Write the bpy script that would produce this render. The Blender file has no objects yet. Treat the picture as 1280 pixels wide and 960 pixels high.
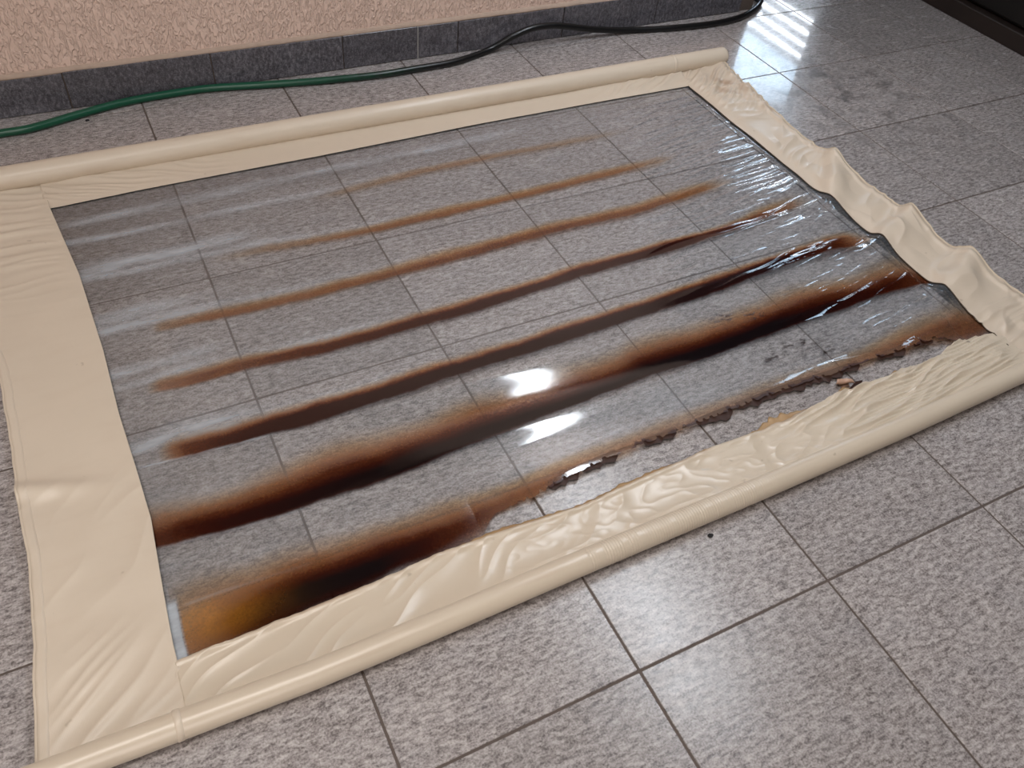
import bpy, bmesh, math, random
import numpy as np
from mathutils import Matrix, Vector

random.seed(4)
S = bpy.context.scene
COL = S.collection

# ------------------------------------------------------------------ camera
TILE = 0.45
F = 1036.9157
RC = np.array([[0.8909031204714553, -0.4469048970500689, 0.0810409953473615],
               [-0.27715307372719483, -0.676271796283058, -0.682526652428793],
               [0.359830242833745, 0.5856043634953154, -0.7263537194765748]])
CAM = np.array([0.66782546, -4.94002764, 3.15462548]) * TILE
cd = bpy.data.cameras.new('camera')
cam = bpy.data.objects.new('camera', cd)
COL.objects.link(cam)
cd.sensor_fit = 'HORIZONTAL'
cd.sensor_width = 36
cd.lens = F / 1280 * 36
cd.clip_start = 0.02
m = Matrix([list(r) + [0] for r in np.column_stack([RC[0], -RC[1], -RC[2]])] + [[0, 0, 0, 1]])
m.translation = Vector(CAM)
cam.matrix_world = m
S.camera = cam


def at(x, y, z=0.0):
    """world point at height z under a picture measurement"""
    r = RC.T @ np.array([(x - 640) / F, (y - 480) / F, 1.0])
    return CAM + r * ((z - CAM[2]) / r[2])


def at_y(x, y, Y):
    r = RC.T @ np.array([(x - 640) / F, (y - 480) / F, 1.0])
    return CAM + r * ((Y - CAM[1]) / r[1])


# ------------------------------------------------------------------ world, lights, exposure
W = bpy.data.worlds.new('world')
S.world = W
W.use_nodes = True
bg = W.node_tree.nodes['Background']
bg.inputs[0].default_value = (0.88, 0.935, 1.0, 1)
bg.inputs[1].default_value = 36.0

SKY = dict(x=2.25, y=-0.50, w=0.27, d=1.8, z=2.62)      # roof opening


def area(name, loc, size, rot, power, color):
    l = bpy.data.lights.new(name, 'AREA')
    l.shape = 'RECTANGLE'
    l.size, l.size_y = size
    l.energy = power
    l.color = color
    o = bpy.data.objects.new(name, l)
    COL.objects.link(o)
    o.location = loc
    o.rotation_euler = rot
    return o


SKY_FILL = dict(x=-0.05, y=-1.80, w=1.8, d=1.0)              # added roof opening nearer the camera, put in for light from above
for a_ in (('window_portal', (5.24, 2.785, 1.605), (1.33, 1.29), (math.radians(90), 0, math.radians(90))),
           ('roof_portal', (SKY['x'], SKY['y'], 2.61), (SKY['w'], SKY['d']), (0, 0, 0)),
           ('fill_portal', (-0.7, -4.04, 1.5), (2.0, 2.1), (math.radians(90), 0, 0)),  # portal of the added fill opening behind the camera
           ('roof_portal', (SKY_FILL['x'], SKY_FILL['y'], 2.61), (SKY_FILL['w'], SKY_FILL['d']), (0, 0, 0))):
    pt = area(*a_, 1, (1, 1, 1))
    pt.data.cycles.is_portal = True     # no light of its own: only guides the sky light that comes in through the openings

S.view_settings.view_transform = 'Standard'
S.view_settings.look = 'None'
S.view_settings.gamma = 1.0
S.view_settings.use_curve_mapping = False
S.view_settings.exposure = 0.36


# ------------------------------------------------------------------ helpers
def lin(*c):
    return tuple(((v / 255 + 0.055) / 1.055) ** 2.4 if v > 10 else v / 255 / 12.92 for v in c) + (1,)


class NT:
    def __init__(self, name):
        self.m = bpy.data.materials.new(name)
        self.m.use_nodes = True
        self.t = self.m.node_tree
        self.t.nodes.clear()
        self.out = self.t.nodes.new('ShaderNodeOutputMaterial')

    def n(self, typ, ins=None, **kw):
        nd = self.t.nodes.new('ShaderNode' + typ)
        for k, v in kw.items():
            setattr(nd, k, v)
        for k, v in (ins or {}).items():
            if isinstance(v, bpy.types.NodeSocket):
                self.t.links.new(v, nd.inputs[k])
            else:
                nd.inputs[k].default_value = v
        return nd

    def math(self, op, a, b=0.0, c=None, clamp=False):
        i = {0: a, 1: b}
        if c is not None:
            i[2] = c
        return self.n('Math', i, operation=op, use_clamp=clamp).outputs[0]

    def ramp(self, fac, stops, interp='LINEAR'):
        nd = self.n('ValToRGB', {0: fac})
        cr = nd.color_ramp
        cr.interpolation = interp
        while len(cr.elements) < len(stops):
            cr.elements.new(0.5)
        for e, (p, c) in zip(cr.elements, stops):
            e.position = p
            e.color = c
        return nd.outputs[0]

    def mix(self, fac, a, b, typ='MIX'):
        nd = self.n('Mix', {0: fac, 6: a, 7: b}, data_type='RGBA', blend_type=typ)
        return nd.outputs[2]

    def finish(self, sock):
        self.t.links.new(sock, self.out.inputs[0])
        return self.m


def g(v):
    return (v, v, v, 1)


_rng = np.random.RandomState(11)
_ANG = _rng.rand(256, 256) * 2 * np.pi
_GX, _GY = np.cos(_ANG), np.sin(_ANG)


def vn(x, y, seed=0):
    """smooth gradient noise, about -1..1"""
    x = np.asarray(x, float) + seed * 17.31
    y = np.asarray(y, float) + seed * 9.77 + .37
    x, y = np.broadcast_arrays(x, y)
    xi = np.floor(x).astype(int)
    yi = np.floor(y).astype(int)
    fx = x - xi
    fy = y - yi
    u = fx * fx * fx * (fx * (fx * 6 - 15) + 10)
    v = fy * fy * fy * (fy * (fy * 6 - 15) + 10)

    def gr(i, j, dx, dy):
        return _GX[i % 256, j % 256] * dx + _GY[i % 256, j % 256] * dy
    a = gr(xi, yi, fx, fy)
    b = gr(xi + 1, yi, fx - 1, fy)
    c = gr(xi, yi + 1, fx, fy - 1)
    d = gr(xi + 1, yi + 1, fx - 1, fy - 1)
    return 1.5 * ((a + (b - a) * u) * (1 - v) + (c + (d - c) * u) * v)


def fbm(x, y, seed=0, o=3):
    s, a, f = 0, 1, 1
    for k in range(o):
        s = s + a * vn(x * f, y * f, seed + k * 3)
        a *= 0.5
        f *= 2.03
    return s / 1.75


def sst(a, b, x):
    t = np.clip((x - a) / (b - a), 0, 1)
    return t * t * (3 - 2 * t)


def gau(x, s):
    return np.exp(-(x / s) ** 2)


def mesh_obj(name, verts, faces, mat, parent=None, smooth=False, attrs=None):
    me = bpy.data.meshes.new(name)
    me.from_pydata([tuple(v) for v in verts], [], faces)
    if smooth:
        me.polygons.foreach_set('use_smooth', [True] * len(me.polygons))
    for k, v in (attrs or {}).items():
        a = me.attributes.new(k, 'FLOAT', 'POINT')
        a.data.foreach_set('value', np.asarray(v, np.float32).ravel())
    me.update()
    me.materials.append(mat)
    o = bpy.data.objects.new(name, me)
    COL.objects.link(o)
    if parent:
        o.parent = parent
    return o


def grid_obj(name, X, Y, Z, mat, parent=None, attrs=None, thick=0.0, closed_u=False):
    """X,Y,Z arrays (nu,nv)"""
    nu, nv = X.shape
    me = bpy.data.meshes.new(name)
    co = np.stack([X, Y, Z], -1).reshape(-1, 3).astype(np.float32)
    me.vertices.add(len(co))
    me.vertices.foreach_set('co', co.ravel())
    iu, iv = np.meshgrid(np.arange(nu - 1), np.arange(nv if closed_u else nv - 1), indexing='ij')
    jv = (iv + 1) % nv
    q = np.stack([iu * nv + iv, (iu + 1) * nv + iv, (iu + 1) * nv + jv, iu * nv + jv], -1).reshape(-1, 4)
    me.loops.add(q.size)
    me.loops.foreach_set('vertex_index', q.ravel().astype(np.int32))
    me.polygons.add(len(q))
    me.polygons.foreach_set('loop_start', np.arange(0, q.size, 4, dtype=np.int32))
    me.polygons.foreach_set('loop_total', np.full(len(q), 4, np.int32))
    me.update(calc_edges=True)
    me.validate()
    me.polygons.foreach_set('use_smooth', np.ones(len(me.polygons), bool))
    for k, v in (attrs or {}).items():
        a = me.attributes.new(k, 'FLOAT', 'POINT')
        a.data.foreach_set('value', np.asarray(v, np.float32).ravel())
    me.materials.append(mat)
    o = bpy.data.objects.new(name, me)
    COL.objects.link(o)
    if parent:
        o.parent = parent
    if thick:
        md = o.modifiers.new('thickness', 'SOLIDIFY')
        md.thickness = thick
        md.offset = -1
    return o


def boxes(name, bs, mat, parent=None, bevel=0.0):
    """bs: list of (x0,x1,y0,y1,z0,z1)"""
    bm = bmesh.new()
    for x0, x1, y0, y1, z0, z1 in bs:
        r = bmesh.ops.create_cube(bm, size=1)
        for v in r['verts']:
            v.co = ((x0 + x1) / 2 + v.co.x * (x1 - x0), (y0 + y1) / 2 + v.co.y * (y1 - y0), (z0 + z1) / 2 + v.co.z * (z1 - z0))
    if bevel:
        bmesh.ops.bevel(bm, geom=bm.edges[:], offset=bevel, segments=1, affect='EDGES')
    me = bpy.data.meshes.new(name)
    bm.to_mesh(me)
    bm.free()
    me.materials.append(mat)
    o = bpy.data.objects.new(name, me)
    COL.objects.link(o)
    if parent:
        o.parent = parent
    return o


def struct(o):
    o['kind'] = 'structure'
    return o


def tag(o, label, cat, group=None):
    o['label'] = label
    o['category'] = cat
    if group:
        o['group'] = group
    return o


def tube(name, pts, rad, mat, parent=None, seg=12, attrs=None, caps=True):
    """pts (n,3), rad scalar or (n,), parallel ring tube"""
    P = np.asarray(pts, float)
    n = len(P)
    R = np.broadcast_to(np.asarray(rad, float), (n,))
    T = np.gradient(P, axis=0)
    T /= np.linalg.norm(T, axis=1)[:, None]
    up = np.array([0, 0, 1.0])
    side = np.cross(T, up)
    side /= np.linalg.norm(side, axis=1)[:, None]
    upv = np.cross(side, T)
    a = np.linspace(0, 2 * np.pi, seg, endpoint=False)
    V = P[:, None, :] + R[:, None, None] * (np.cos(a)[None, :, None] * side[:, None, :] + np.sin(a)[None, :, None] * upv[:, None, :])
    V = V.reshape(-1, 3)
    fc = []
    for i in range(n - 1):
        for k in range(seg):
            k2 = (k + 1) % seg
            fc.append((i * seg + k, i * seg + k2, (i + 1) * seg + k2, (i + 1) * seg + k))
    if caps:
        fc.append(tuple(range(seg))[::-1])
        fc.append(tuple((n - 1) * seg + k for k in range(seg)))
    return mesh_obj(name, V, fc, mat, parent, True, attrs)


def spline(pts, n):
    """Catmull-Rom through pts"""
    P = np.asarray(pts, float)
    P = np.vstack([2 * P[0] - P[1], P, 2 * P[-1] - P[-2]])
    k = len(P) - 3
    t = np.linspace(0, k - 1e-6, n)
    i = t.astype(int)
    u = (t - i)[:, None]
    p0, p1, p2, p3 = P[i], P[i + 1], P[i + 2], P[i + 3]
    return 0.5 * (2 * p1 + (p2 - p0) * u + (2 * p0 - 5 * p1 + 4 * p2 - p3) * u ** 2 + (3 * p1 - p0 - 3 * p2 + p3) * u ** 3)


# ------------------------------------------------------------------ materials
def mat_tile(name, dark, mid, light, stretch, floor=True):
    N = NT(name)
    tc = N.n('TexCoord').outputs['Object']
    oi = N.n('ObjectInfo')
    off = N.n('VectorMath', {0: N.n('CombineXYZ', {0: oi.outputs['Random'], 1: oi.outputs['Random'], 2: 0.0}).outputs[0], 1: (37.0, 71.0, 0)}, operation='MULTIPLY').outputs[0]
    v = N.n('VectorMath', {0: tc, 1: off}, operation='ADD').outputs[0]
    mp = N.n('Mapping', {0: v, 3: stretch}).outputs[0]
    n1 = N.n('TexNoise', {'Vector': mp, 'Scale': 120.0, 'Detail': 4.0, 'Roughness': 0.65, 'Distortion': 0.3}).outputs['Fac']
    n2 = N.n('TexNoise', {'Vector': mp, 'Scale': 22.0, 'Detail': 3.0, 'Roughness': 0.6, 'Distortion': 0.6}).outputs['Fac']
    n3 = N.n('TexNoise', {'Vector': v, 'Scale': 240.0, 'Detail': 2.0, 'Roughness': 0.6}).outputs['Fac']
    f = N.math('ADD', N.math('MULTIPLY', n1, 0.56), N.math('ADD', N.math('MULTIPLY', n2, 0.09), N.math('MULTIPLY', n3, 0.35)))
    c = N.ramp(f, [(0.39, dark), (0.50, mid), (0.61, light)])
    hue = N.n('TexNoise', {'Vector': v, 'Scale': 13.0, 'Detail': 2.0}).outputs['Fac']
    c = N.mix(N.math('MULTIPLY', hue, 0.2), c, N.mix(hue, lin(150, 125, 115), lin(112, 118, 132)))
    var = N.math('MULTIPLY_ADD', oi.outputs['Random'], 0.16, 0.92)
    c = N.n('HueSaturation', {'Value': var, 'Color': c}).outputs[0]
    rough_extra = 0.0
    if floor:
        # damp dirt smudges on the tiles beyond the corner of the curtain
        geo = N.n('NewGeometry').outputs['Position']
        sep = N.n('SeparateXYZ', {0: geo})
        dx = N.math('SUBTRACT', sep.outputs[0], 2.86)
        dy = N.math('SUBTRACT', sep.outputs[1], -0.20)
        d2 = N.math('ADD', N.math('MULTIPLY', N.math('MULTIPLY', dx, dx), 9.0), N.math('MULTIPLY', N.math('MULTIPLY', dy, dy), 8.0))
        m0 = N.math('POWER', 2.718, N.math('MULTIPLY', d2, -1.0))
        sm = N.n('TexNoise', {'Vector': geo, 'Scale': 11.0, 'Detail': 5.0, 'Roughness': 0.65}).outputs['Fac']
        sm = N.n('MapRange', {0: sm, 1: 0.50, 2: 0.62}).outputs[0]
        k = N.math('MULTIPLY', N.math('MULTIPLY', m0, sm), 0.62)
        c = N.mix(k, c, lin(48, 42, 40))
        rough_extra = N.math('MULTIPLY', k, 0.25)
    hgt = N.math('ADD', N.math('MULTIPLY', n1, 0.6), N.math('MULTIPLY', n3, 0.4))
    bp = N.n('Bump', {'Strength': 0.22 if floor else 0.3, 'Distance': 0.0012, 'Height': hgt}).outputs[0]
    rr = N.n('MapRange', {0: n2, 1: 0.3, 2: 0.7, 3: 0.21, 4: 0.29}).outputs[0]
    if floor:
        rr = N.math('ADD', rr, rough_extra)
    p = N.n('BsdfPrincipled', {'Base Color': c, 'Roughness': rr, 'Normal': bp, 'Specular IOR Level': 0.5})
    if floor:
        # thin film of water left standing on the tiles past the corner of the curtain
        ex = N.math('SUBTRACT', sep.outputs[0], 2.85)
        ey = N.math('SUBTRACT', sep.outputs[1], 0.22)
        e2 = N.math('ADD', N.math('MULTIPLY', N.math('MULTIPLY', ex, ex), 2.2), N.math('MULTIPLY', N.math('MULTIPLY', ey, ey), 2.6))
        wn = N.n('TexNoise', {'Vector': geo, 'Scale': 4.0, 'Detail': 3.0}).outputs['Fac']
        wet = N.n('MapRange', {0: N.math('ADD', e2, N.math('MULTIPLY_ADD', wn, 0.6, -0.3)), 1: 0.75, 2: 0.35}).outputs[0]
        N.t.links.new(N.math('MULTIPLY', wet, 0.7), p.inputs['Coat Weight'])
        p.inputs['Coat Roughness'].default_value = 0.045
        p.inputs['Coat IOR'].default_value = 1.4
    return N.finish(p.outputs[0])


M_TILE = mat_tile('grey_porcelain_tile', lin(99, 92, 90), lin(154, 147, 144), lin(190, 183, 180), (0.42, 1.0, 1.0))
M_BASE = mat_tile('dark_skirting_tile', lin(50, 50, 55), lin(82, 81, 87), lin(116, 115, 121), (0.9, 1.0, 0.55), False)


def mat_plain(name, col, rough=0.6, var=0.12, scale=30.0, bump=0.0, spec=0.5, metal=0.0):
    N = NT(name)
    v = N.n('TexCoord').outputs['Object']
    n = N.n('TexNoise', {'Vector': v, 'Scale': scale, 'Detail': 4.0, 'Roughness': 0.6}).outputs['Fac']
    c = N.n('HueSaturation', {'Value': N.math('MULTIPLY_ADD', n, 2 * var, 1 - var), 'Color': col}).outputs[0]
    ins = {'Base Color': c, 'Roughness': rough, 'Specular IOR Level': spec, 'Metallic': metal}
    if bump:
        ins['Normal'] = N.n('Bump', {'Strength': bump, 'Distance': 0.002, 'Height': n}).outputs[0]
    return N.finish(N.n('BsdfPrincipled', ins).outputs[0])


M_GROUT = mat_plain('brown_grey_grout', lin(92, 80, 73), 0.8, 0.25, 40, 0.3)
M_MORTAR = mat_plain('beige_mortar', lin(178, 156, 140), 0.9, 0.15, 50, 0.4)
M_PLASTER = mat_plain('smooth_plaster', lin(150, 140, 130), 0.9, 0.05, 6)
M_DARKPLASTER = mat_plain('dark_brown_plaster', lin(72, 63, 57), 0.9, 0.08, 6)
M_CEIL = mat_plain('painted_ceiling', lin(112, 109, 106), 0.9, 0.05, 6)
M_BLACK = mat_plain('black_lacquer', lin(16, 13, 12), 0.45, 0.2, 12)
M_DARKWOOD = mat_plain('dark_brown_wood', lin(38, 28, 24), 0.5, 0.25, 18)
M_ALU = mat_plain('white_window_metal', lin(190, 192, 195), 0.4, 0.04, 20)


def mat_wall():
    N = NT('pinkish_beige_stucco')
    v = N.n('TexCoord').outputs['Object']
    mp = N.n('Mapping', {0: v, 2: (0, math.radians(28), 0), 3: (1.0, 1.0, 0.42)}).outputs[0]
    w = N.n('TexNoise', {'Vector': mp, 'Scale': 90.0, 'Detail': 2.0, 'Roughness': 0.5, 'Distortion': 1.2}).outputs['Fac']
    ridge = N.n('MapRange', {0: w, 1: 0.40, 2: 0.60}, interpolation_type='SMOOTHSTEP').outputs[0]
    big = N.n('TexNoise', {'Vector': v, 'Scale': 5.0, 'Detail': 3.0}).outputs['Fac']
    c = N.mix(big, lin(226, 196, 180), lin(233, 205, 189))
    c = N.mix(N.math('MULTIPLY', N.math('SUBTRACT', 1.0, ridge), 0.10), c, lin(150, 122, 104))
    bp = N.n('Bump', {'Strength': 0.85, 'Distance': 0.004, 'Height': ridge}).outputs[0]
    return N.finish(N.n('BsdfPrincipled', {'Base Color': c, 'Roughness': 0.85, 'Normal': bp, 'Specular IOR Level': 0.3}).outputs[0])


M_WALL = mat_wall()


def mat_vinyl(name, rough, bump, col=(208, 193, 174)):
    N = NT(name)
    v = N.n('TexCoord').outputs['Object']
    big = N.n('TexNoise', {'Vector': v, 'Scale': 4.0, 'Detail': 4.0, 'Roughness': 0.6}).outputs['Fac']
    fine = N.n('TexNoise', {'Vector': v, 'Scale': 60.0, 'Detail': 3.0}).outputs['Fac']
    c = N.mix(big, lin(*[k * 0.985 for k in col]), lin(*[min(255, k * 1.02) for k in col]))
    spk = N.n('TexNoise', {'Vector': v, 'Scale': 34.0, 'Detail': 2.0}).outputs['Fac']
    spk = N.n('MapRange', {0: spk, 1: 0.74, 2: 0.80}).outputs[0]
    c = N.mix(N.math('MULTIPLY', spk, 0.35), c, lin(120, 95, 70))
    # brown tone carried per vertex (dirt along folds, scorched fringe, painted dimness of the right band)
    st = N.n('Attribute', attribute_name='stain').outputs['Fac']
    c = N.mix(N.math('MULTIPLY', st, 1.0, clamp=True), c, lin(142, 98, 56))
    wx = N.n('TexWave', {'Vector': v, 'Scale': 190.0, 'Distortion': 0.3}, bands_direction='X').outputs['Fac']
    wy = N.n('TexWave', {'Vector': v, 'Scale': 190.0, 'Distortion': 0.3}, bands_direction='Y').outputs['Fac']
    h = N.math('ADD', N.math('MULTIPLY', N.math('ADD', wx, wy), 0.15), fine)
    bp = N.n('Bump', {'Strength': bump, 'Distance': 0.001, 'Height': h}).outputs[0]
    p = N.n('BsdfPrincipled', {'Base Color': c, 'Roughness': rough, 'Normal': bp, 'Specular IOR Level': 0.5,
                               'Coat Weight': 0.15, 'Coat Roughness': 0.22})
    return N.finish(p.outputs[0])


M_VINYL = mat_vinyl('cream_vinyl', 0.45, 0.15)
M_VINYL_GLOSS = mat_vinyl('cream_vinyl_glossy', 0.30, 0.10, (205, 190, 170))
M_SEAM = mat_vinyl('cream_vinyl_weld', 0.38, 0.05, (196, 178, 154))


def mat_sheet():
    N = NT('clear_pvc_scorched')
    v = N.n('TexCoord').outputs['Object']
    mp = N.n('Mapping', {0: v, 3: (0.35, 1.0, 1.0)}).outputs[0]
    gr = N.n('TexNoise', {'Vector': v, 'Scale': 190.0, 'Detail': 3.0, 'Roughness': 0.7}).outputs['Fac']
    st = N.n('TexNoise', {'Vector': mp, 'Scale': 26.0, 'Detail': 4.0, 'Roughness': 0.6}).outputs['Fac']
    d0 = N.n('Attribute', attribute_name='scorch').outputs['Fac']
    hz = N.n('Attribute', attribute_name='haze_sheen').outputs['Fac']
    cv = N.n('Attribute', attribute_name='cover').outputs['Fac']
    k = N.math('MULTIPLY_ADD', gr, 1.1, 0.45)
    k = N.math('ADD', k, N.math('MULTIPLY_ADD', st, 0.6, -0.3))
    edge = N.n('MapRange', {0: d0, 1: 0.55, 2: 0.95}).outputs[0]
    k = N.n('Mix', {0: edge, 2: k, 3: 1.0}, data_type='FLOAT').outputs[0]
    d = N.math('MULTIPLY', d0, k, clamp=True)
    tint = N.ramp(d, [(0.0, g(1.0)), (0.12, lin(236, 208, 165)), (0.35, lin(204, 148, 88)), (0.6, lin(135, 68, 38)), (0.82, lin(60, 22, 14)), (1.0, lin(22, 10, 12))])
    tint = N.mix(cv, g(1.0), tint)
    body = N.ramp(d, [(0.0, lin(205, 175, 140)), (0.2, lin(190, 150, 108)), (0.35, lin(170, 114, 66)), (0.6, lin(106, 54, 30)), (0.82, lin(62, 20, 11)), (1.0, lin(20, 11, 13))])
    opac = N.ramp(d, [(0.0, g(0.0)), (0.35, g(0.34)), (0.7, g(0.50)), (1.0, g(0.7))])
    am = N.n('Attribute', attribute_name='amber').outputs['Fac']
    body = N.mix(am, body, lin(206, 140, 44))
    opac = N.mix(am, opac, g(0.62))
    tr = N.n('BsdfTransparent', {0: tint}).outputs[0]
    df = N.n('BsdfDiffuse', {0: body}).outputs[0]
    s1 = N.n('MixShader', {0: N.math('MULTIPLY', N.math('MULTIPLY', opac, N.math('MULTIPLY_ADD', gr, 1.4, 0.3)), cv, clamp=True), 1: tr, 2: df}).outputs[0]
    hm = N.math('MULTIPLY', hz, N.math('MULTIPLY_ADD', st, 1.6, 0.15), clamp=True)
    white = N.n('BsdfDiffuse', {0: lin(214, 222, 230)}).outputs[0]
    s2 = N.n('MixShader', {0: hm, 1: s1, 2: white}).outputs[0]
    bp = N.n('Bump', {'Strength': 0.06, 'Distance': 0.002, 'Height': st}).outputs[0]
    gl = N.n('BsdfGlossy', {'Color': g(1.0), 'Roughness': 0.09, 'Normal': bp}).outputs[0]
    fr = N.n('Fresnel', {'IOR': 1.62, 'Normal': bp}).outputs[0]
    s3 = N.n('MixShader', {0: fr, 1: s2, 2: gl}).outputs[0]
    return N.finish(s3)


M_SHEET = mat_sheet()
M_CHAR = mat_plain('charred_plastic', lin(56, 31, 21), 0.6, 0.35, 80, 0.4)
M_CURL = mat_plain('scorched_tan_plastic', lin(186, 150, 128), 0.35, 0.2, 60, 0.2)


def mat_hose():
    N = NT('green_to_black_rubber')
    a = N.n('Attribute', attribute_name='along').outputs['Fac']
    v = N.n('TexCoord').outputs['Object']
    nz = N.n('TexNoise', {'Vector': v, 'Scale': 30.0}).outputs['Fac']
    f = N.n('MapRange', {0: N.math('ADD', a, N.math('MULTIPLY_ADD', nz, 0.06, -0.03)), 1: 0.27, 2: 0.42}, interpolation_type='SMOOTHSTEP').outputs[0]
    c = N.mix(f, lin(10, 76, 54), lin(17, 17, 18))
    return N.finish(N.n('BsdfPrincipled', {'Base Color': c, 'Roughness': 0.33, 'Specular IOR Level': 0.5}).outputs[0])


M_HOSE = mat_hose()

# ------------------------------------------------------------------ setting: floor
WALL_Y = 0.525
X0, X1, Y0, Y1, H = -1.80, 5.25, -4.05, 3.9, 2.62
floor = struct(boxes('floor', [(X0 - .2, X1 + .2, Y0 - .2, Y1 + .2, -0.10, -0.0022)], M_GROUT))
gw = 0.0048
tile0 = None
for i in range(-4, 12):
    for j in range(-7, 8):
        xa, ya = i * TILE, j * TILE            # the tile spans xa..xa+T, ya..ya+T
        if xa + TILE > X1 + .2 or ya > 2.6 or ya < -3.0:
            continue
        if ya > WALL_Y and xa < 2.9:
            continue
        cx, cy = xa + TILE / 2, ya + TILE / 2
        if tile0 is None:
            h = TILE / 2 - gw / 2
            tile0 = boxes('tile', [(-h, h, -h, h, -0.009, 0.0)], M_TILE, floor, bevel=0.0011)
            t = tile0
        else:
            t = tile0.copy()
            COL.objects.link(t)
        t.location = (cx, cy, random.uniform(-0.0004, 0.0))
        t.rotation_euler = (random.uniform(-.0006, .0006), random.uniform(-.0006, .0006), 0)

# walls, ceiling, window (the room around the picture)
WX = 2.97
wall = struct(boxes('wall_back', [(X0, WX, WALL_Y, WALL_Y + .16, 0, H)], M_WALL))
struct(boxes('wall_return', [(WX - .16, WX, WALL_Y + .16, Y1, 0, H)], M_DARKPLASTER))
struct(boxes('wall_far', [(WX - .16, X1 + .15, Y1, Y1 + .15, 0, H)], M_DARKPLASTER))
struct(boxes('wall_left', [(X0 - .15, X0, Y0 - .15, WALL_Y + .16, 0, H)], M_PLASTER))
dx0, dx1, dz0, dz1 = -1.7, 0.3, 0.45, 2.55
struct(boxes('wall_front', [(X0 - .15, dx0, Y0 - .15, Y0, 0, H), (dx1, X1 + .15, Y0 - .15, Y0, 0, H),
                            (dx0, dx1, Y0 - .15, Y0, 0, dz0), (dx0, dx1, Y0 - .15, Y0, dz1, H)], M_PLASTER))
wy0, wy1, wz0, wz1 = 2.12, 3.45, 0.96, 2.25
struct(boxes('wall_right', [(X1, X1 + .15, Y0 - .15, wy0, 0, H), (X1, X1 + .15, wy1, Y1, 0, H),
                            (X1, X1 + .15, wy0, wy1, 0, wz0), (X1, X1 + .15, wy0, wy1, wz1, H)], M_DARKPLASTER))
sx0, sx1 = SKY['x'] - SKY['w'] / 2, SKY['x'] + SKY['w'] / 2
sy0, sy1 = SKY['y'] - SKY['d'] / 2, SKY['y'] + SKY['d'] / 2
tx0, tx1 = SKY_FILL['x'] - SKY_FILL['w'] / 2, SKY_FILL['x'] + SKY_FILL['w'] / 2
ty0, ty1 = SKY_FILL['y'] - SKY_FILL['d'] / 2, SKY_FILL['y'] + SKY_FILL['d'] / 2
Ya, Yb, Za, Zb = Y0 - .15, Y1 + .15, H, H + .1
struct(boxes('ceiling', [(X0 - .15, tx0, Ya, Yb, Za, Zb), (tx0, tx1, Ya, ty0, Za, Zb), (tx0, tx1, ty1, Yb, Za, Zb), (tx1, sx0, Ya, Yb, Za, Zb),
                         (sx0, sx1, Ya, sy0, Za, Zb), (sx0, sx1, sy1, Yb, Za, Zb), (sx1, X1 + .15, Ya, Yb, Za, Zb)], M_CEIL))
def glass(name, c):
    N = NT(name)
    return N.finish(N.n('BsdfTransparent', {0: c}).outputs[0])


roof = bpy.data.objects['ceiling']
boxes('roof_pane', [(sx0 - .02, sx1 + .02, sy0 - .02, sy1 + .02, Zb, Zb + .006)], glass('smoked_roof_pane', (.83, .835, .84, 1)), roof)
boxes('roof_pane', [(tx0 - .02, tx1 + .02, ty0 - .02, ty1 + .02, Zb, Zb + .006)], glass('fill_roof_pane', (.450, .426, .403, 1)), roof)  # pane of the added opening; its tint sets how much light falls
win = struct(boxes('window_1', [(X1 + .03, X1 + .09, wy0, wy0 + .04, wz0, wz1), (X1 + .03, X1 + .09, wy1 - .04, wy1, wz0, wz1),
                                (X1 + .03, X1 + .09, wy0, wy1, wz0, wz0 + .04), (X1 + .03, X1 + .09, wy0, wy1, wz1 - .04, wz1)], M_ALU))
M_GLASS = glass('blue_grey_glass', (0.30, 0.34, 0.37, 1))
fill_win = struct(boxes('fill_window', [(dx0, dx0 + .05, Y0 - .1, Y0 - .04, dz0, dz1), (dx1 - .05, dx1, Y0 - .1, Y0 - .04, dz0, dz1),  # added window behind the camera, put in as fill light
                                 (dx0, dx1, Y0 - .1, Y0 - .04, dz0, dz0 + .05), (dx0, dx1, Y0 - .1, Y0 - .04, dz1 - .05, dz1)], M_ALU))
boxes('pane', [(dx0 + .05, dx1 - .05, Y0 - .073, Y0 - .067, dz0 + .05, dz1 - .05)], glass('fill_glass', (.29, .272, .258, 1)), fill_win)  # tint only sets the strength of the fill light
boxes('pane', [(X1 + .055, X1 + .06, wy0 + .04, wy1 - .04, 1.36, wz1 - .04)], M_GLASS, win)
for k in range(5):
    z = wz0 + .035 + k * 0.088
    boxes('louvre_slat', [(X1 + .04, X1 + .08, wy0 + .04, wy1 - .04, z, z + 0.060)], M_ALU, win)

# baseboard of cut tiles along the wall
base = struct(boxes('baseboard_back', [(X0, WX, WALL_Y - .006, WALL_Y, 0, .113)], M_GROUT))
BJ = [-1.10, -0.65, -0.20, 0.249, 0.692, 1.137, 1.416, 1.574, 2.018, 2.455, 2.90]
for a, b in zip(BJ[:-1], BJ[1:]):
    o = boxes('baseboard_tile', [(-(b - a) / 2 + .002, (b - a) / 2 - .002, -.006, .004, .002, .116 + random.uniform(-.002, .003))], M_BASE, base, bevel=0.0012)
    o.location = ((a + b) / 2, WALL_Y - .006, 0)
    o.rotation_euler = (0, 0, random.uniform(-.004, .004))
boxes('white_grout_line', [(1.4145, 1.4175, WALL_Y - .0125, WALL_Y, .002, .117)], mat_plain('white_grout', lin(170, 166, 162), .9), base)
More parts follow.
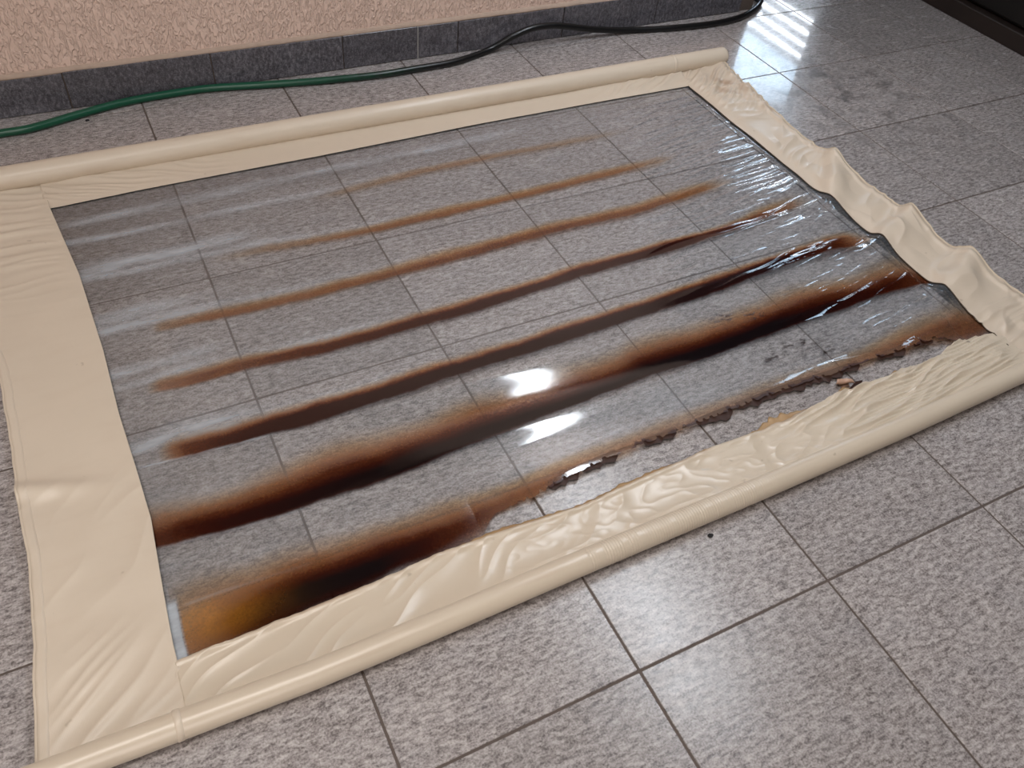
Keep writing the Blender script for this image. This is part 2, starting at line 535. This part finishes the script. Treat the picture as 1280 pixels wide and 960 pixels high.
# uneven mortar lip above the baseboard
xs = np.linspace(-1.2, WX, 260)
prof = [(-0.0005, .116), (-.008, .1165), (-.0075, .121), (-.002, .130), (.004, .133)]
X = np.repeat(xs[:, None], len(prof), 1)
wob = fbm(xs * 9, xs * 0 + 3.3, 5)
Yp = np.array([p[0] for p in prof])[None, :] * (1 + .5 * wob[:, None]) + WALL_Y - .001
Zp = np.array([p[1] for p in prof])[None, :] + .0015 * fbm(X * 14, X * 0 + np.arange(len(prof))[None, :] * .4, 7)
grid_obj('mortar_lip', X, Yp, Zp, M_MORTAR, base)

# ------------------------------------------------------------------ unidentified dark corner, filled with a guessed cabinet
cab = bpy.data.objects.new('cabinet_standin', None)
COL.objects.link(cab)
cab.location = (3.85, -0.6, 0)
tag(cab, 'guessed black low cabinet on a dark brown plinth, filling the unidentified dark edge of the floor', 'cabinet')
boxes('plinth', [(0, .9, -1.2, 1.6, 0.0, .07)], M_DARKWOOD, cab, bevel=.004)
boxes('body', [(.05, .9, -1.18, 1.58, .0701, .85)], M_BLACK, cab, bevel=.006)
boxes('top_board', [(.03, .92, -1.2, 1.6, .8501, .88)], M_BLACK, cab, bevel=.004)
for k in range(4):
    y = -1.17 + k * .69
    d_ = boxes('door', [(.032, .0499, y + .006, y + .680, .085, .835)], M_BLACK, cab, bevel=.003)
    boxes('handle', [(.012, .0319, y + .60, y + .615, .42, .56)], M_DARKWOOD, d_, bevel=.003)

# ------------------------------------------------------------------ hose
hp = [(-60, 180), (0, 167), (40, 160), (95, 144), (150, 129), (200, 117), (260, 109), (330, 106), (400, 101), (470, 94), (520, 86)]
R_H = 0.0120
P = [at(x, y, R_H + .001) for x, y in hp]
for x, y in [(570, 77), (610, 63), (640, 46), (665, 35.5), (690, 32), (712, 33.5), (745, 37)]:
    p = at(x, y, R_H)
    if p[1] > WALL_Y - .05:
        p = at_y(x, y, WALL_Y - .05)
        p[2] = max(p[2], R_H)
    P.append(p)
for x, y in [(790, 37.5), (850, 34), (905, 27), (935, 17), (950, 3)]:
    P.append(at(x, y, R_H + .001))
e = P[-1]
P += [np.array([3.045, .60, R_H + .001]), np.array([3.05, .95, R_H + .001]), np.array([3.04, 1.5, R_H + .001])]
for p in P:
    if p[0] < WX + .03:
        p[1] = min(p[1], WALL_Y - .032)
Pt = spline(P, 360)
hose = tube('garden_hose', Pt, R_H, M_HOSE, None, 14, {'along': np.repeat(np.linspace(0, 1, 360), 14)})
tag(hose, 'green rubber garden hose turning black, lying along the wall', 'hose')

# ------------------------------------------------------------------ the curtain panel
cur = bpy.data.objects.new('roll_up_curtain', None)
COL.objects.link(cur)
cur.location = (1.2, -0.72, 0)
tag(cur, 'cream vinyl roll-up curtain with scorched clear window laid on the floor', 'curtain')
bpy.context.view_layer.update()
OFF = np.array([1.2, -0.72, 0])


def put(o):
    """meshes are made in world coordinates; shift them under the curtain's own origin"""
    o.parent = cur
    o.location = -Vector(OFF)
    return o


def curve(pts, z=0.006, axis='x'):
    w = np.array([at(x, y, z)[:2] for x, y in pts])
    k, d = (0, 1) if axis == 'x' else (1, 0)
    i = np.argsort(w[:, k])
    w = w[i]
    return lambda q: np.interp(q, w[:, k], w[:, d])


# inner edges of the cream border
left_in = curve([(63, 261), (100, 345), (130, 440), (150, 520), (172, 590), (190, 650), (205, 740), (217, 805), (222, 825)], axis='y')
back_in = curve([(63, 261), (150, 243), (220, 229), (400, 195), (600, 155), (730, 131), (866, 107)])
front_in = curve([(222, 827), (326, 787), (400, 757), (471, 729), (542, 696), (632, 664), (719, 637), (797, 602), (894, 559), (950, 540), (1010, 514), (1044, 497), (1085, 481), (1130, 465), (1160, 454), (1194, 431), (1250, 414)])
tear = curve([(530, 690), (550, 670), (599, 649), (662, 622), (715, 593), (767, 570), (800, 558), (828, 547), (875, 529), (909, 515), (950, 499), (991, 484), (1040, 469), (1077, 456), (1119, 442), (1160, 430), (1179, 428), (1196, 432)])
left_out = curve([(-60, 330), (-25, 400), (0, 470), (15, 560), (22, 618), (38, 700), (43, 800), (45, 870), (46, 975)], axis='y')

HUMPS = [  # outer y, inner y, outer height, inner height, width
    (-0.565, -0.765, .032, .020, .066), (-0.925, -0.985, .030, .026, .056), (-1.150, -1.235, .038, .028, .062)]


def humps(x, y):
    """cross folds of the side border that runs away from the wall, dying out in the clear sheet"""
    u = np.clip((x - 2.275) / 0.185, -6, 1.3)
    h = 0
    for yo, yi, ao, ai, w in HUMPS:
        yr = yi + (yo - yi) * np.clip(u, -.4, 1.3)
        a = np.where(u > 0, ai + (ao - ai) * np.clip(u, 0, 1), ai * np.exp(np.clip(u, -6, 0) * 0.9))
        w2 = w * np.where(u > 0, 1, 1 + .15 * -np.clip(u, -3, 0)) * .85
        q = y - yr + .012 * vn(x * 14, y * 9, 33)
        h = h + a * np.where(q > 0, gau(q, w2 * .7), gau(q, w2 * 1.25))
    return h


def sheet_h(x, y):
    h = .0045 + .0014 * (1 + fbm(x * 2.2, y * 5, 2))
    h = h + .004 * (1 + vn(x * 1.1, y * 7.5 + x * .5, 31)) * sst(.35, .9, x)
    h = h + humps(x, y)
    # fan of tight tension wrinkles near the far right corner
    w = y - .18 * (x - 2.3) + .02 * fbm(x * 3, y * 3, 8)
    a1 = sst(1.66, 2.15, x + .12 * fbm(x * 2, y * 9, 12)) * sst(-.78, -.55, y)
    r1 = (1 - np.abs(vn(x * 3.2, w * 42, 14))) ** 2 + .55 * (1 - np.abs(vn(x * 6, w * 85, 15))) ** 2
    h = h + .0045 * a1 * r1 + .0050 * a1 * vn(x * 2.6, w * 30, 16) + .0016 * a1 * vn(x * 5, w * 80, 17)
    a2 = sst(1.45, 2.15, x) * sst(-.45, -.7, y)
    r2 = (1 - np.abs(vn(x * 2.2, w * 16, 21))) ** 3 + .35 * (1 - np.abs(vn(x * 5, w * 38 + x * 3, 22))) ** 4
    h = h + .0070 * a2 * r2 + .0050 * a2 * vn(x * 2.4, w * 17, 23)
    # gentle roll of the sheet between the scorched lines (old fold memory)
    h = h + .0066 * gau(y - (-1.035 - .02 * (x - 1)), .055) * sst(.4, .8, x) * sst(1.6, 1.1, x)
    h = h + .0055 * gau(y - (-1.215), .028) * sst(.6, .9, x) * sst(1.7, 1.2, x)
    # raised curled torn rim
    h = h + .008 * gau(y - tear(x), .030) * sst(.80, 1.0, x) * sst(2.25, 2.1, x)
    # smooth bulge of the near-left scorched lines
    h = h + .006 * gau(y - (-1.36), .05) * sst(.9, .4, x) + .006 * gau(y + 1.15, .04) * sst(.9, .3, x)
    # lies lower toward the border
    return h


def STR(pts, core, wu, wl):
    """pts: picture x, y, strength, width factor"""
    w = np.array([list(at(p[0], p[1], .008)[:2]) + [p[2], p[3] if len(p) > 3 else 1.0] for p in pts])
    w = w[np.argsort(w[:, 0])]
    return w, core, wu, wl


STRIPES = [
    STR([(380, 252, 0), (430, 240, .20), (520, 218, .28), (606, 199, .29), (737, 174, .20), (800, 160, 0)], .005, .014, .009),
    STR([(250, 328, 0), (337, 311, .22), (400, 302, .30), (475, 286, .38), (640, 248, .42), (775, 215, .38), (824, 203, .22), (850, 197, 0)], .005, .016, .009),
    STR([(185, 413, 0), (202, 409, .24), (262, 397, .40), (375, 372, .38), (480, 346, .48), (600, 315, .54), (677, 293, .55), (809, 262, .50), (880, 238, .36), (925, 226, 0)], .008, .019, .010),
    STR([(178, 490, 0), (200, 484, .34), (255, 471, .48), (311, 455, .54), (400, 438, .68), (480, 417, .78), (602, 382, .86), (722, 344, .88), (861, 304, .88), (924, 284, .62), (990, 258, .3), (1020, 246, 0)], .014, .016, .010),
    STR([(196, 573, 0), (230, 564, .60), (290, 549, .82), (334, 536, .88), (480, 496, .93), (569, 466, .95), (670, 434, .95), (775, 398, .96), (880, 365, .96), (969, 333, .92), (1040, 311, .7), (1080, 303, .3), (1105, 298, 0)], .021, .018, .010),
    STR([(192, 678, .66), (240, 665, .80), (281, 655, .9), (375, 627, .96), (480, 592, 1), (610, 542, 1), (730, 498, 1), (812, 465, 1), (880, 444, 1), (972, 409, 1), (1040, 386, .95), (1110, 362, .8), (1160, 349, .60), (1185, 345, .3)], .016, .050, .011),
    STR([(226, 806, .32, 1.3), (250, 798, .42, 1.3), (285, 786, .62, 1.2), (330, 765, .86), (375, 744, 1), (480, 703, 1), (520, 685, .9, .8), (560, 664, .66, .7), (620, 637, .48, .6), (720, 589, .36, .5), (830, 543, .30, .45), (950, 495, .28, .4), (1040, 465, .30, .4), (1120, 437, .40, .5), (1170, 419, .5, .7), (1220, 405, .52, .8), (1245, 399, .4, .8)], .014, .050, .05),
]
CREASES = [((172, 585), (250, 566), (345, 542), .34), ((202, 684), (290, 662), (388, 634), .30), ((226, 758), (310, 731), (400, 702), .16),
           ((625, 607), (760, 545), (860, 505), .14), ((575, 279), (660, 258), (775, 231), .10), ((790, 283), (815, 276), (842, 269), .12)]
SOOT = [(1000, 432, .07, .022), (1030, 440, .05, .016), (945, 395, .05, .020), (975, 445, .06, .015), (905, 398, .03, .02)]


def stains(x, y):
    wx = x + .02 * fbm(x * 6, y * 6, 40)
    wy = y + .0045 * fbm(x * 9, y * 12, 41) + .003 * fbm(x * 30, y * 30, 42)
    T = np.zeros_like(x)
    C = np.zeros_like(x)
    Z = np.zeros_like(x)
    for n, (w, core, wu, wl) in enumerate(STRIPES):
        yc = np.interp(wx, w[:, 0], w[:, 1])
        I = np.interp(wx, w[:, 0], w[:, 2], left=0, right=0)
        wf = np.interp(wx, w[:, 0], w[:, 3])
        c = core * wf * (.8 + .35 * vn(x * 5, x * 0, 50 + n))
        lo = wl * (.85 + .5 * vn(x * 7, x * 0, 60 + n))
        up = wu * wf * (1 + .3 * vn(x * 4, x * 0, 70 + n))
        d = wy - yc
        tu = np.clip((d - c) / up, 0, 9)
        tl = np.clip((-d - c * .6) / lo, 0, 9)
        tone = I * np.where(d > 0, np.exp(-tu ** 1.35), 1 - .25 * sst(0, 1, tl))
        cov = np.where(d > 0, np.clip(I * 2.4, 0, 1) * (1 - sst(.9, 2.4, tu)), np.clip(I * 2.4, 0, 1) * (1 - sst(.15, 1.25, tl)))
        b = tone * cov > T * C
        T = np.where(b, tone, T)
        C = np.where(b, cov, C)
        left = sst(1.45, .25, x) if n < 5 else sst(.9, .2, x) * .5
        off = c + up * 1.7
        Z = np.maximum(Z, (.03 + .40 * left) * gau(d - off, up * .8 + .004) * sst(2.2, 1.6, x) * (.45 + .55 * sst(-.5, .5, fbm(x * 4, y * 16, 80 + n))))
    for px_, py_, rx, ry in SOOT:
        p = at(px_, py_, .01)
        m_ = gau(x - p[0], rx) * gau(y - p[1], ry) * sst(.0, .45, fbm(x * 40, y * 110, 85)) * .8
        b = m_ > T * C
        T = np.where(b, .93, T)
        C = np.where(b, m_, C)
    # milky bloom patches by the left border and in rows near the wall
    for yy, xa, xb, s_, A in ((-.10, .15, 1.5, .024, .34), (-.32, .13, .52, .040, .42), (-.52, .12, .40, .03, .38), (-.71, .12, .34, .024, .46), (-.93, .13, .42, .032, .46)):
        Z = np.maximum(Z, A * gau(y - yy - .03 * (x - .5), s_) * sst(xa - .06, xa + .05, x) * sst(xb + .25, xb - .15, x) * (.75 + .9 * fbm(x * 6, y * 26, 90)))
    Z = np.maximum(Z, .04 + .055 * sst(-.35, -.9, y) + .03 * fbm(x * 2.5, y * 6, 95))  # overall haze, stronger to the front, paints in the film's reflected brightness
    Z = Z + .10 * gau(y + 1.27, .05) * sst(.7, 1., x) * sst(1.7, 1.3, x)
    for a, b, c_, A in CREASES:
        q = np.array([at(*k_, .006)[:2] for k_ in (a, b, c_)])
        yc = np.interp(x, q[:, 0], q[:, 1])
        Z = Z + A * gau(y - yc, .0028) * sst(q[0, 0] - .01, q[0, 0] + .02, x) * sst(q[2, 0] + .01, q[2, 0] - .06, x)
    # unburnt end of the film beside the left border
    e = left_in(np.clip(y, -1.44, 0))
    Z = Z + .5 * sst(.020, .013, x - e) * sst(-1.325, -1.345, y)
    C = C * (1 - sst(.022, .016, x - e) * sst(-1.30, -1.345, y))
    Z = Z * np.clip(1 - 1.6 * T * C, 0, 1)
    return T, C, np.clip(Z, 0, 1)


# --- clear sheet with ragged front edge
nu, nv = 880, 440
s = np.linspace(0, 1, nu)[:, None]
t = np.linspace(0, 1, nv)[None, :]
xm = .14 + s * (2.285 - .14) + 0 * t
rag = .005 * fbm(xm * 40, xm * 0, 101) + .005 * np.where(vn(xm * 55, xm * 0, 102) > .2, 1.0, -.3)
yf_tear = tear(xm) - .004 + rag * sst(.78, .9, xm)
yf_att = front_in(xm) - .02
k = sst(.71, .80, xm) * sst(2.20, 2.14, xm)
yf = yf_att * (1 - k) + yf_tear * k
yb = back_in(xm) + .015
Y = yf + (yb - yf) * t
xl = left_in(Y) - .018
xr = 2.275 + .020 + 0 * Y
X = xl + (xr - xl) * s
Z = sheet_h(X, Y)
tuck = np.minimum(sst(0, .03, X - xl), 1)
dl = np.minimum(np.minimum(X - xl, yb - Y), np.where(k > .5, 9, Y - yf))
Z = .0045 + (Z - .0045) * sst(.0, .14, dl)
kr = sst(2.235, 2.265, X)
Z = Z * (1 - kr) + np.minimum(Z, humps(X, Y) + .0048) * kr
Z = np.maximum(Z, .002)
sc_, cv_, hz_ = stains(X, Y)
rim = gau(Y - yf, .007) * k * sst(-.3, .5, fbm(X * 14, X * 0, 110)) * .8
sc_ = np.where(rim > sc_ * cv_, .72, sc_)
cv_ = np.maximum(cv_, rim)
# honey-coloured, less charred end of the nearest burn line
am_ = .8 * gau(X - .19, .12) * gau(Y + 1.395, .045) * sst(-1.3, .4, fbm(X * 10, Y * 14, 115)) * sst(.14, .18, X)
put(grid_obj('clear_sheet', X, Y, Z, M_SHEET, attrs={'scorch': sc_, 'cover': cv_, 'haze_sheen': hz_, 'amber': am_}))


# --- borders
def diag(x, y, ox, oy, ang, f, seed):
    c, s_ = math.cos(ang), math.sin(ang)
    a = (x - ox) * c + (y - oy) * s_
    b = -(x - ox) * s_ + (y - oy) * c
    return (1 - np.abs(vn(a * 3, b * f + .6 * vn(a * 6, b * 6, seed + 1), seed))) ** 2.5


# side border at the left
ny, nx = 420, 90
yy = np.linspace(-1.575, .105, ny)[:, None] + np.zeros((1, nx))
tt = np.linspace(0, 1, nx)[None, :]
xo = left_out(yy) + .003 * fbm(yy * 14, yy * 0, 120)
xi = left_in(np.clip(yy, -1.44, 0)) + np.where(yy > 0, -.05 * yy, 0)
X = xo + (xi - xo) * tt
Y = yy
Z = .010 + .0022 * fbm(X * 6, Y * 5, 121)
Z = Z + .013 * gau(Y + .995 + .25 * X, .022) * sst(.16, .0, X) + .010 * gau(Y + 1.10, .06) * sst(.02, -.05, X)
Z = Z + .010 * (1 - tt) ** 4 * (.5 + .5 * vn(Y * 4, Y * 0, 125))
Z = Z + .0075 * diag(X, Y, .16, -1.44, math.radians(38), 26, 130) * gau((X - .06), .10) * sst(-1.30, -1.44, Y)
Z = Z + .0070 * diag(X, Y, 0, -.1, math.radians(-4), 30, 134) * sst(-.52, -.10, Y) * sst(.20, .0, X)
Z = Z + .0045 * diag(X, Y, .1, -1.1, math.radians(42), 14, 138) * sst(-.95, -1.05, Y) * sst(-1.35, -1.2, Y)
Z = Z + .004 * fbm(X * 3, Y * 7, 122) ** 2
Z = Z + .001
Z = np.maximum(Z, .0075)
sb = put(grid_obj('side_band', X, Y, Z, M_VINYL, thick=.0012, attrs={'stain': .08 * np.clip(fbm(X * 8, Y * 30, 139), 0, 1)}))
# folded hem along its outer edge
kx = 7
xs_ = np.array([.003, .0035, .009, .016, .0215, .022])
Xh = xo[:, :1] + xs_[None, :]
Yh = np.repeat(yy[:, :1], 6, 1)
ui = np.clip((Xh - xo[:, :1]) / (xi[:, :1] - xo[:, :1]), 0, 1) * (nx - 1)
i0 = np.minimum(np.floor(ui).astype(int), nx - 2)
ri = np.arange(ny)[:, None]
Zh = Z[ri, i0] + (ui - i0) * (Z[ri, i0 + 1] - Z[ri, i0]) + np.array([-.001, .0012, .0018, .0018, .0012, -.001])[None, :]
h_ = grid_obj('hem_fold', Xh, Yh, Zh, M_VINYL, sb, attrs={'stain': Xh * 0})

# side border at the right, with big cross folds
ny, nx = 520, 110
yy = np.linspace(-1.575, .105, ny)[:, None] + np.zeros((1, nx))
tt = np.linspace(0, 1, nx)[None, :]
r_out = np.interp(yy, [-1.6, -1.3, -1.15, -.9, -.7, -.43, -.23, -.04, .1], [2.50, 2.475, 2.462, 2.456, 2.452, 2.442, 2.456, 2.476, 2.50])
xo = r_out + .003 * fbm(yy * 16, yy * 0, 140)
xi = 2.275 + .006 * fbm(yy * 5, yy * 0, 141) + np.where(yy > 0.0, .15 * yy, 0)
X = xi + (xo - xi) * tt
Y = yy
Z = .0080 + humps(X, Y) + .0018 * fbm(X * 7, Y * 6, 142) + .003 * tt
Z = Z + .0085 * diag(X, Y, 2.3, 0, math.radians(35), 34, 146) * sst(-.30, -.05, Y) * sst(0, .2, tt)
Z = Z + .0060 * diag(X, Y, 2.3, 0, math.radians(-20), 22, 149) * sst(-.34, -.16, Y) * sst(.06, -.05, Y) * sst(0, .2, tt)
Z = Z + .0085 * diag(X, Y, 2.3, -.5, math.radians(28), 12, 152) * sst(0, .25, tt) + .006 * np.abs(vn(X * 9, Y * 7, 156)) * sst(0, .3, tt)
Z = Z + .0060 * diag(X, Y, 2.3, -1.4, math.radians(8), 40, 154) * sst(-1.28, -1.38, Y)
Z = Z + .0045 * gau(tt - .9, .05)
Z = np.maximum(Z, .0065)
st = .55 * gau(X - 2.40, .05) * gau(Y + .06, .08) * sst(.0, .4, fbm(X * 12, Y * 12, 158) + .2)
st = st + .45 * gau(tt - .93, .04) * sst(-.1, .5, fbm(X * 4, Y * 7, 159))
sb2 = put(grid_obj('side_band', X, Y, Z, M_VINYL, thick=.0012, attrs={'stain': np.clip(st + .10, 0, 1)}))  # even extra tone browns the whole band in place of dimmer light
# stitched piping on its outer edge
pp = np.stack([X[:, -1] + .001, Y[:, -1], Z[:, -1] + .0005], -1)
tube('edge_cord', pp, .0028, M_SEAM, sb2, 8)
# dark welded lip along the window side
pw = np.stack([X[:, 0] - .001, Y[:, 0], Z[:, 0] + .0002], -1)[24:-34]
M_LIP = mat_plain('dark_weld_edge', lin(92, 78, 64), .35, .2, 60)
tube('weld_lip', pw, .0013, M_LIP, sb2, 8)

# head border by the wall-side roll
nx, ny = 640, 60
xx = np.linspace(.115, 2.30, nx)[:, None] + np.zeros((1, ny))
tt = np.linspace(0, 1, ny)[None, :]
yi = back_in(xx) + .0020 * fbm(xx * 22, xx * 0, 160) * sst(.8, .3, xx)
Y = yi + (.118 - yi) * tt
X = xx
Z = .0078 + .0008 * fbm(X * 5, Y * 9, 161) + .003 * tt
Z = Z + .0065 * diag(X, Y, .1, 0, math.radians(-18), 34, 163) * sst(.75, .2, X) * sst(0, .3, tt)
Z = Z + .0075 * diag(X, Y, 2.2, 0, math.radians(32), 26, 166) * sst(1.75, 2.1, X) * sst(0, .3, tt)
Z = Z + .010 * tt ** 4
Z = np.maximum(Z, .0068)
put(grid_obj('head_band', X, Y, Z, M_VINYL, thick=.0012, attrs={'stain': .05 + 0 * X}))

# front border, half melted and crumpled
nx, ny = 900, 90
xx = np.linspace(.165, 2.31, nx)[:, None] + np.zeros((1, ny))
tt = np.linspace(0, 1, ny)[None, :]
rg = .005 * fbm(xx * 26, xx * 0, 170) * sst(1.25, 1.6, xx) + .002 * fbm(xx * 40, xx * 0, 171)
yi = front_in(xx) + rg
Y = -1.562 + (yi + 1.562) * tt
X = xx
cr = sst(.65, .95, X) * sst(2.1, 1.6, X)
Z = .0095 + .0022 * fbm(X * 5, Y * 8, 172)
Z = Z + .0060 * diag(X, Y, .3, -1.5, math.radians(32), 20, 174) * sst(1.1, .5, X)
fo = np.abs(vn(X * 6.5 + .8 * vn(X * 7, Y * 7, 3), Y * 12, 178))
Z = Z + .0045 * cr * (1 - fo) ** 2 + .0014 * cr * (1 - np.abs(vn(X * 20 + Y * 10, Y * 34, 179))) ** 3
Z = Z + .0120 * diag(X, Y, 2.2, -1.48, math.radians(10), 36, 182) * sst(1.35, 1.75, X)
Z = Z + .0060 * diag(X, Y, 2.2, -1.48, math.radians(4), 75, 187) * sst(1.6, 1.85, X)
Z = .0105 + (Z - .0105) * (1 - .8 * sst(2.2, 2.28, X))
Z = Z + .0016 * diag(X, Y, 2.2, -1.48, math.radians(-60), 110, 184) * sst(1.7, 1.9, X) * sst(.3, .7, tt)
Z = Z + .0035 * gau(tt - .95, .05) * sst(2.2, 1.9, X) + .012 * (1 - tt) ** 5 + humps(X, Y) * .4
Z = np.maximum(Z, .0085) - .006 * sst(2.285, 2.305, X)
st = .5 * gau(tt - 1, .05) * sst(-.3, .5, fbm(X * 8, X * 0, 188)) * sst(1.9, 1.5, X)
hem = put(grid_obj('hem_band', X, Y, Z, M_VINYL_GLOSS, thick=.0014, attrs={'stain': st}))
# overlap strip where it meets the left border
ys = np.linspace(-1.565, -1.455, 40)
Xs = np.array([.1505, .151, .158, .165, .1655])[None, :] + (ys[:, None] + 1.5) * .10 + .004
Ys = np.repeat(ys[:, None], 5, 1)
Zs = np.array([.009, .0125, .0128, .0125, .009])[None, :] + .0015 * fbm(Ys * 10, Ys * 0, 190)
grid_obj('overlap_seam', Xs, Ys, Zs, M_VINYL, hem, attrs={'stain': Xs * 0})

# melted remnant of the clear sheet still welded to the front border
nx = 420
xx = np.linspace(.60, 2.05, nx)
wd = .004 + .012 * np.clip(fbm(xx * 7, xx * 0, 191) + .1, 0, 1) + .013 * gau(xx - 1.52, .06) + .010 * gau(xx - 1.75, .04)
wd = wd * (1 + .4 * vn(xx * 60, xx * 0, 192)) * np.clip((xx - .60) / .1, 0, 1)
tt = np.linspace(0, 1, 5)[None, :]
X = xx[:, None] + 0 * tt
Y = front_in(X) - .006 + (wd[:, None] + .006) * tt
Z = .0085 + .002 * fbm(X * 20, Y * 20, 193) - .004 * tt
rem = put(grid_obj('torn_remnant', X, Y, Z, mat_vinyl('yellowed_film', .35, .1, (190, 160, 118)), thick=.0008, attrs={'stain': .35 + .5 * np.clip(fbm(X * 9, Y * 9, 194), 0, 1)}))

# charred flaps standing along the torn rim
FL = [(700, 590, 40, 10), (745, 573, 46, 9), (822, 545, 40, 6), (892, 520, 44, 12), (945, 498, 52, 8), (985, 484, 40, 9), (1010, 476, 26, 8), (1032, 468, 36, 11), (1062, 462, 22, 7), (1112, 444, 32, 8), (1150, 431, 22, 4)]
rf = random.Random(8)
for x, y, w, h in FL:
    a, b = at(x - w / 2, y + w * .19, .01), at(x + w / 2, y - w * .19, .01)
    n = 8
    jag = [0, .30, .22, .62, .48, 1.0, .85, .15]
    if rf.random() < .4:
        jag = [0, .5, .35, .9, .3, .55, .8, .1]
    top, bot = [], []
    for q in range(n):
        f = q / (n - 1)
        p = a + (b - a) * f
        hh = h * .0017 * jag[q] * rf.uniform(.8, 1.2)
        if q in (0,):
            hh = .001
        zb = float(sheet_h(np.array([p[0]]), np.array([tear(p[0])]))[0])
        top.append((p[0], tear(p[0]) + .010, zb - .003))
        bot.append((p[0] + rf.uniform(-.003, .003), tear(p[0]) - .004 - hh, max(.0015, zb - .009 - .1 * hh)))
    V = top + bot
    fc = [(q, q + 1, n + q + 1, n + q) for q in range(n - 1)]
    o = put(mesh_obj('charred_flap', V, fc, M_CHAR))
    md = o.modifiers.new('thickness', 'SOLIDIFY')
    md.thickness = .0008

# little curl of melted film hanging in the gap
c0 = at(1056, 478, .012)
nu, nv = 26, 14
a = np.linspace(0, 5.2, nu)[:, None]
b = np.linspace(-1, 1, nv)[None, :]
rr = .004 + .0016 * a
ax = np.array([.94, -.30])
L = .026 * (1 - .10 * a) * b
X = c0[0] + ax[0] * L - .30 * rr * np.cos(a) + .003 * np.sin(3 * b + a)
Y = c0[1] + ax[1] * L - .94 * rr * np.cos(a)
Z = .013 + rr * np.sin(a) + .001 * np.sin(5 * b)
put(grid_obj('melted_curl', X, Y, Z, M_CURL, thick=.0008))
c0 = at(1068, 489, .004)
V = [(c0[0] + dx, c0[1] + dy, .003 + dz) for dx, dy, dz in [(-.05, -.012, 0), (-.02, .006, .006), (.02, .020, .008), (.045, .020, .003), (.02, .0, .0), (-.015, -.016, 0)]]
o = put(mesh_obj('charred_flap', V, [(0, 5, 1), (5, 4, 1), (4, 2, 1), (4, 3, 2)], M_CHAR))
o.modifiers.new('thickness', 'SOLIDIFY').thickness = .0008


# --- rolled sleeves at both ends of the curtain
def sleeve(x0, x1, yc, r, n, ribs, seed, mat, zlift=0.0):
    xs = np.linspace(x0, x1, n)
    a = np.linspace(0, 2 * np.pi, 40, endpoint=False)[None, :]
    X = xs[:, None] + 0 * a
    yc = yc(xs)[:, None]
    rr = r * (1 + .02 * fbm(X * 4, np.cos(a) * 2, seed) + .012 * fbm(X * 14, np.sin(a) * 3 + a, seed + 1))
    rr = rr + ribs(X) * .00045 * np.sin(X * 2 * np.pi / .0062) * (vn(X * 90, 0 * X, seed + 3) + .6)
    e = np.minimum(xs - x0, x1 - xs)[:, None]
    rr = rr * (np.clip(e / .008, 0, 1) ** .5 * .12 + .88)
    Y = yc + rr * np.cos(a)
    Z = r + .001 + zlift + rr * np.sin(a)
    o = grid_obj('rolled_sleeve', X, Y, Z, mat, attrs={'stain': .10 * sst(.1, .6, fbm(X * 6, np.cos(a) * 3, seed + 5))}, closed_u=True)
    put(o)
    for xe, sg in ((x0, -1), (x1, 1)):     # the hollow end: folded rim and the rod inside
        R_ = float(rr.mean()) * .90
        y_e = float(np.interp(xe, xs, yc[:, 0]))
        ring = np.linspace(0, 2 * np.pi, 28, endpoint=False)[None, :]
        rad = np.array([1.0, .86, .80, .62, .0001])[:, None] * R_
        dep = np.array([0, .0022, -.006, -.006, -.005])[:, None] * sg
        Xe = xe + dep + 0 * ring
        Ye = y_e + rad * np.cos(ring)
        Ze = r + .001 + zlift + rad * np.sin(ring)
        grid_obj('sleeve_end', Xe, Ye, Ze, mat, o, attrs={'stain': Xe * 0 + .2}, closed_u=True)
    return o


back = sleeve(-.085, 2.515, lambda x: .118 + .008 * np.clip(x / 2.4, 0, 1.1), .0335, 700, lambda X: 0 * X, 200, M_VINYL)
fy = lambda x: np.interp(x, [-.09, .03, .37, .64, .89, 1.35, 1.79, 2.2, 2.6], [-1.562, -1.566, -1.579, -1.579, -1.576, -1.574, -1.568, -1.555, -1.545])
front = sleeve(-.085, 2.53, fy, .0245, 2600, lambda X: sst(.86, .95, X) * sst(1.42, 1.3, X), 210, M_VINYL_GLOSS)
# seam rings where the border pieces are joined
for o, xr_, yc_, r_ in ((front, .150, -1.570, .0245), (back, 2.27, .1255, .0335)):
    a = np.linspace(-.9, 3.6, 30)[:, None]
    pr = np.array([(-.006, .0), (-.005, .0012), (.005, .0012), (.006, .0)])
    X = xr_ + pr[None, :, 0] + .003 * np.sin(a)
    rr = r_ * 1.01 + pr[None, :, 1] + 0 * a
    grid_obj('seam_ring', X, yc_ + rr * np.cos(a), r_ + .001 + rr * np.sin(a), M_VINYL, o, attrs={'stain': X * 0})

# ------------------------------------------------------------------ crumbs on the tiles
M_CRUMB = mat_plain('black_grit', lin(26, 24, 26), .8, .3, 200, .5)
for n, (px_, py_, r, lab) in enumerate([(888, 670, .005, 'tiny black crumb on the tile in front of the curtain'), (109, 151, .005, 'tiny dark crumb on the floor beside the green hose')]):
    bm = bmesh.new()
    bmesh.ops.create_icosphere(bm, subdivisions=2, radius=r)
    rr_ = random.Random(n)
    for v in bm.verts:
        v.co *= rr_.uniform(.7, 1.15)
        v.co.z = max(v.co.z * .5, -r * .3)
        v.co.x *= 1.3
    me = bpy.data.meshes.new('grit_crumb')
    bm.to_mesh(me)
    bm.free()
    me.materials.append(M_CRUMB)
    o = bpy.data.objects.new('grit_crumb', me)
    COL.objects.link(o)
    p = at(px_, py_)
    o.location = (p[0], p[1], r * .3)
    tag(o, lab, 'crumb')
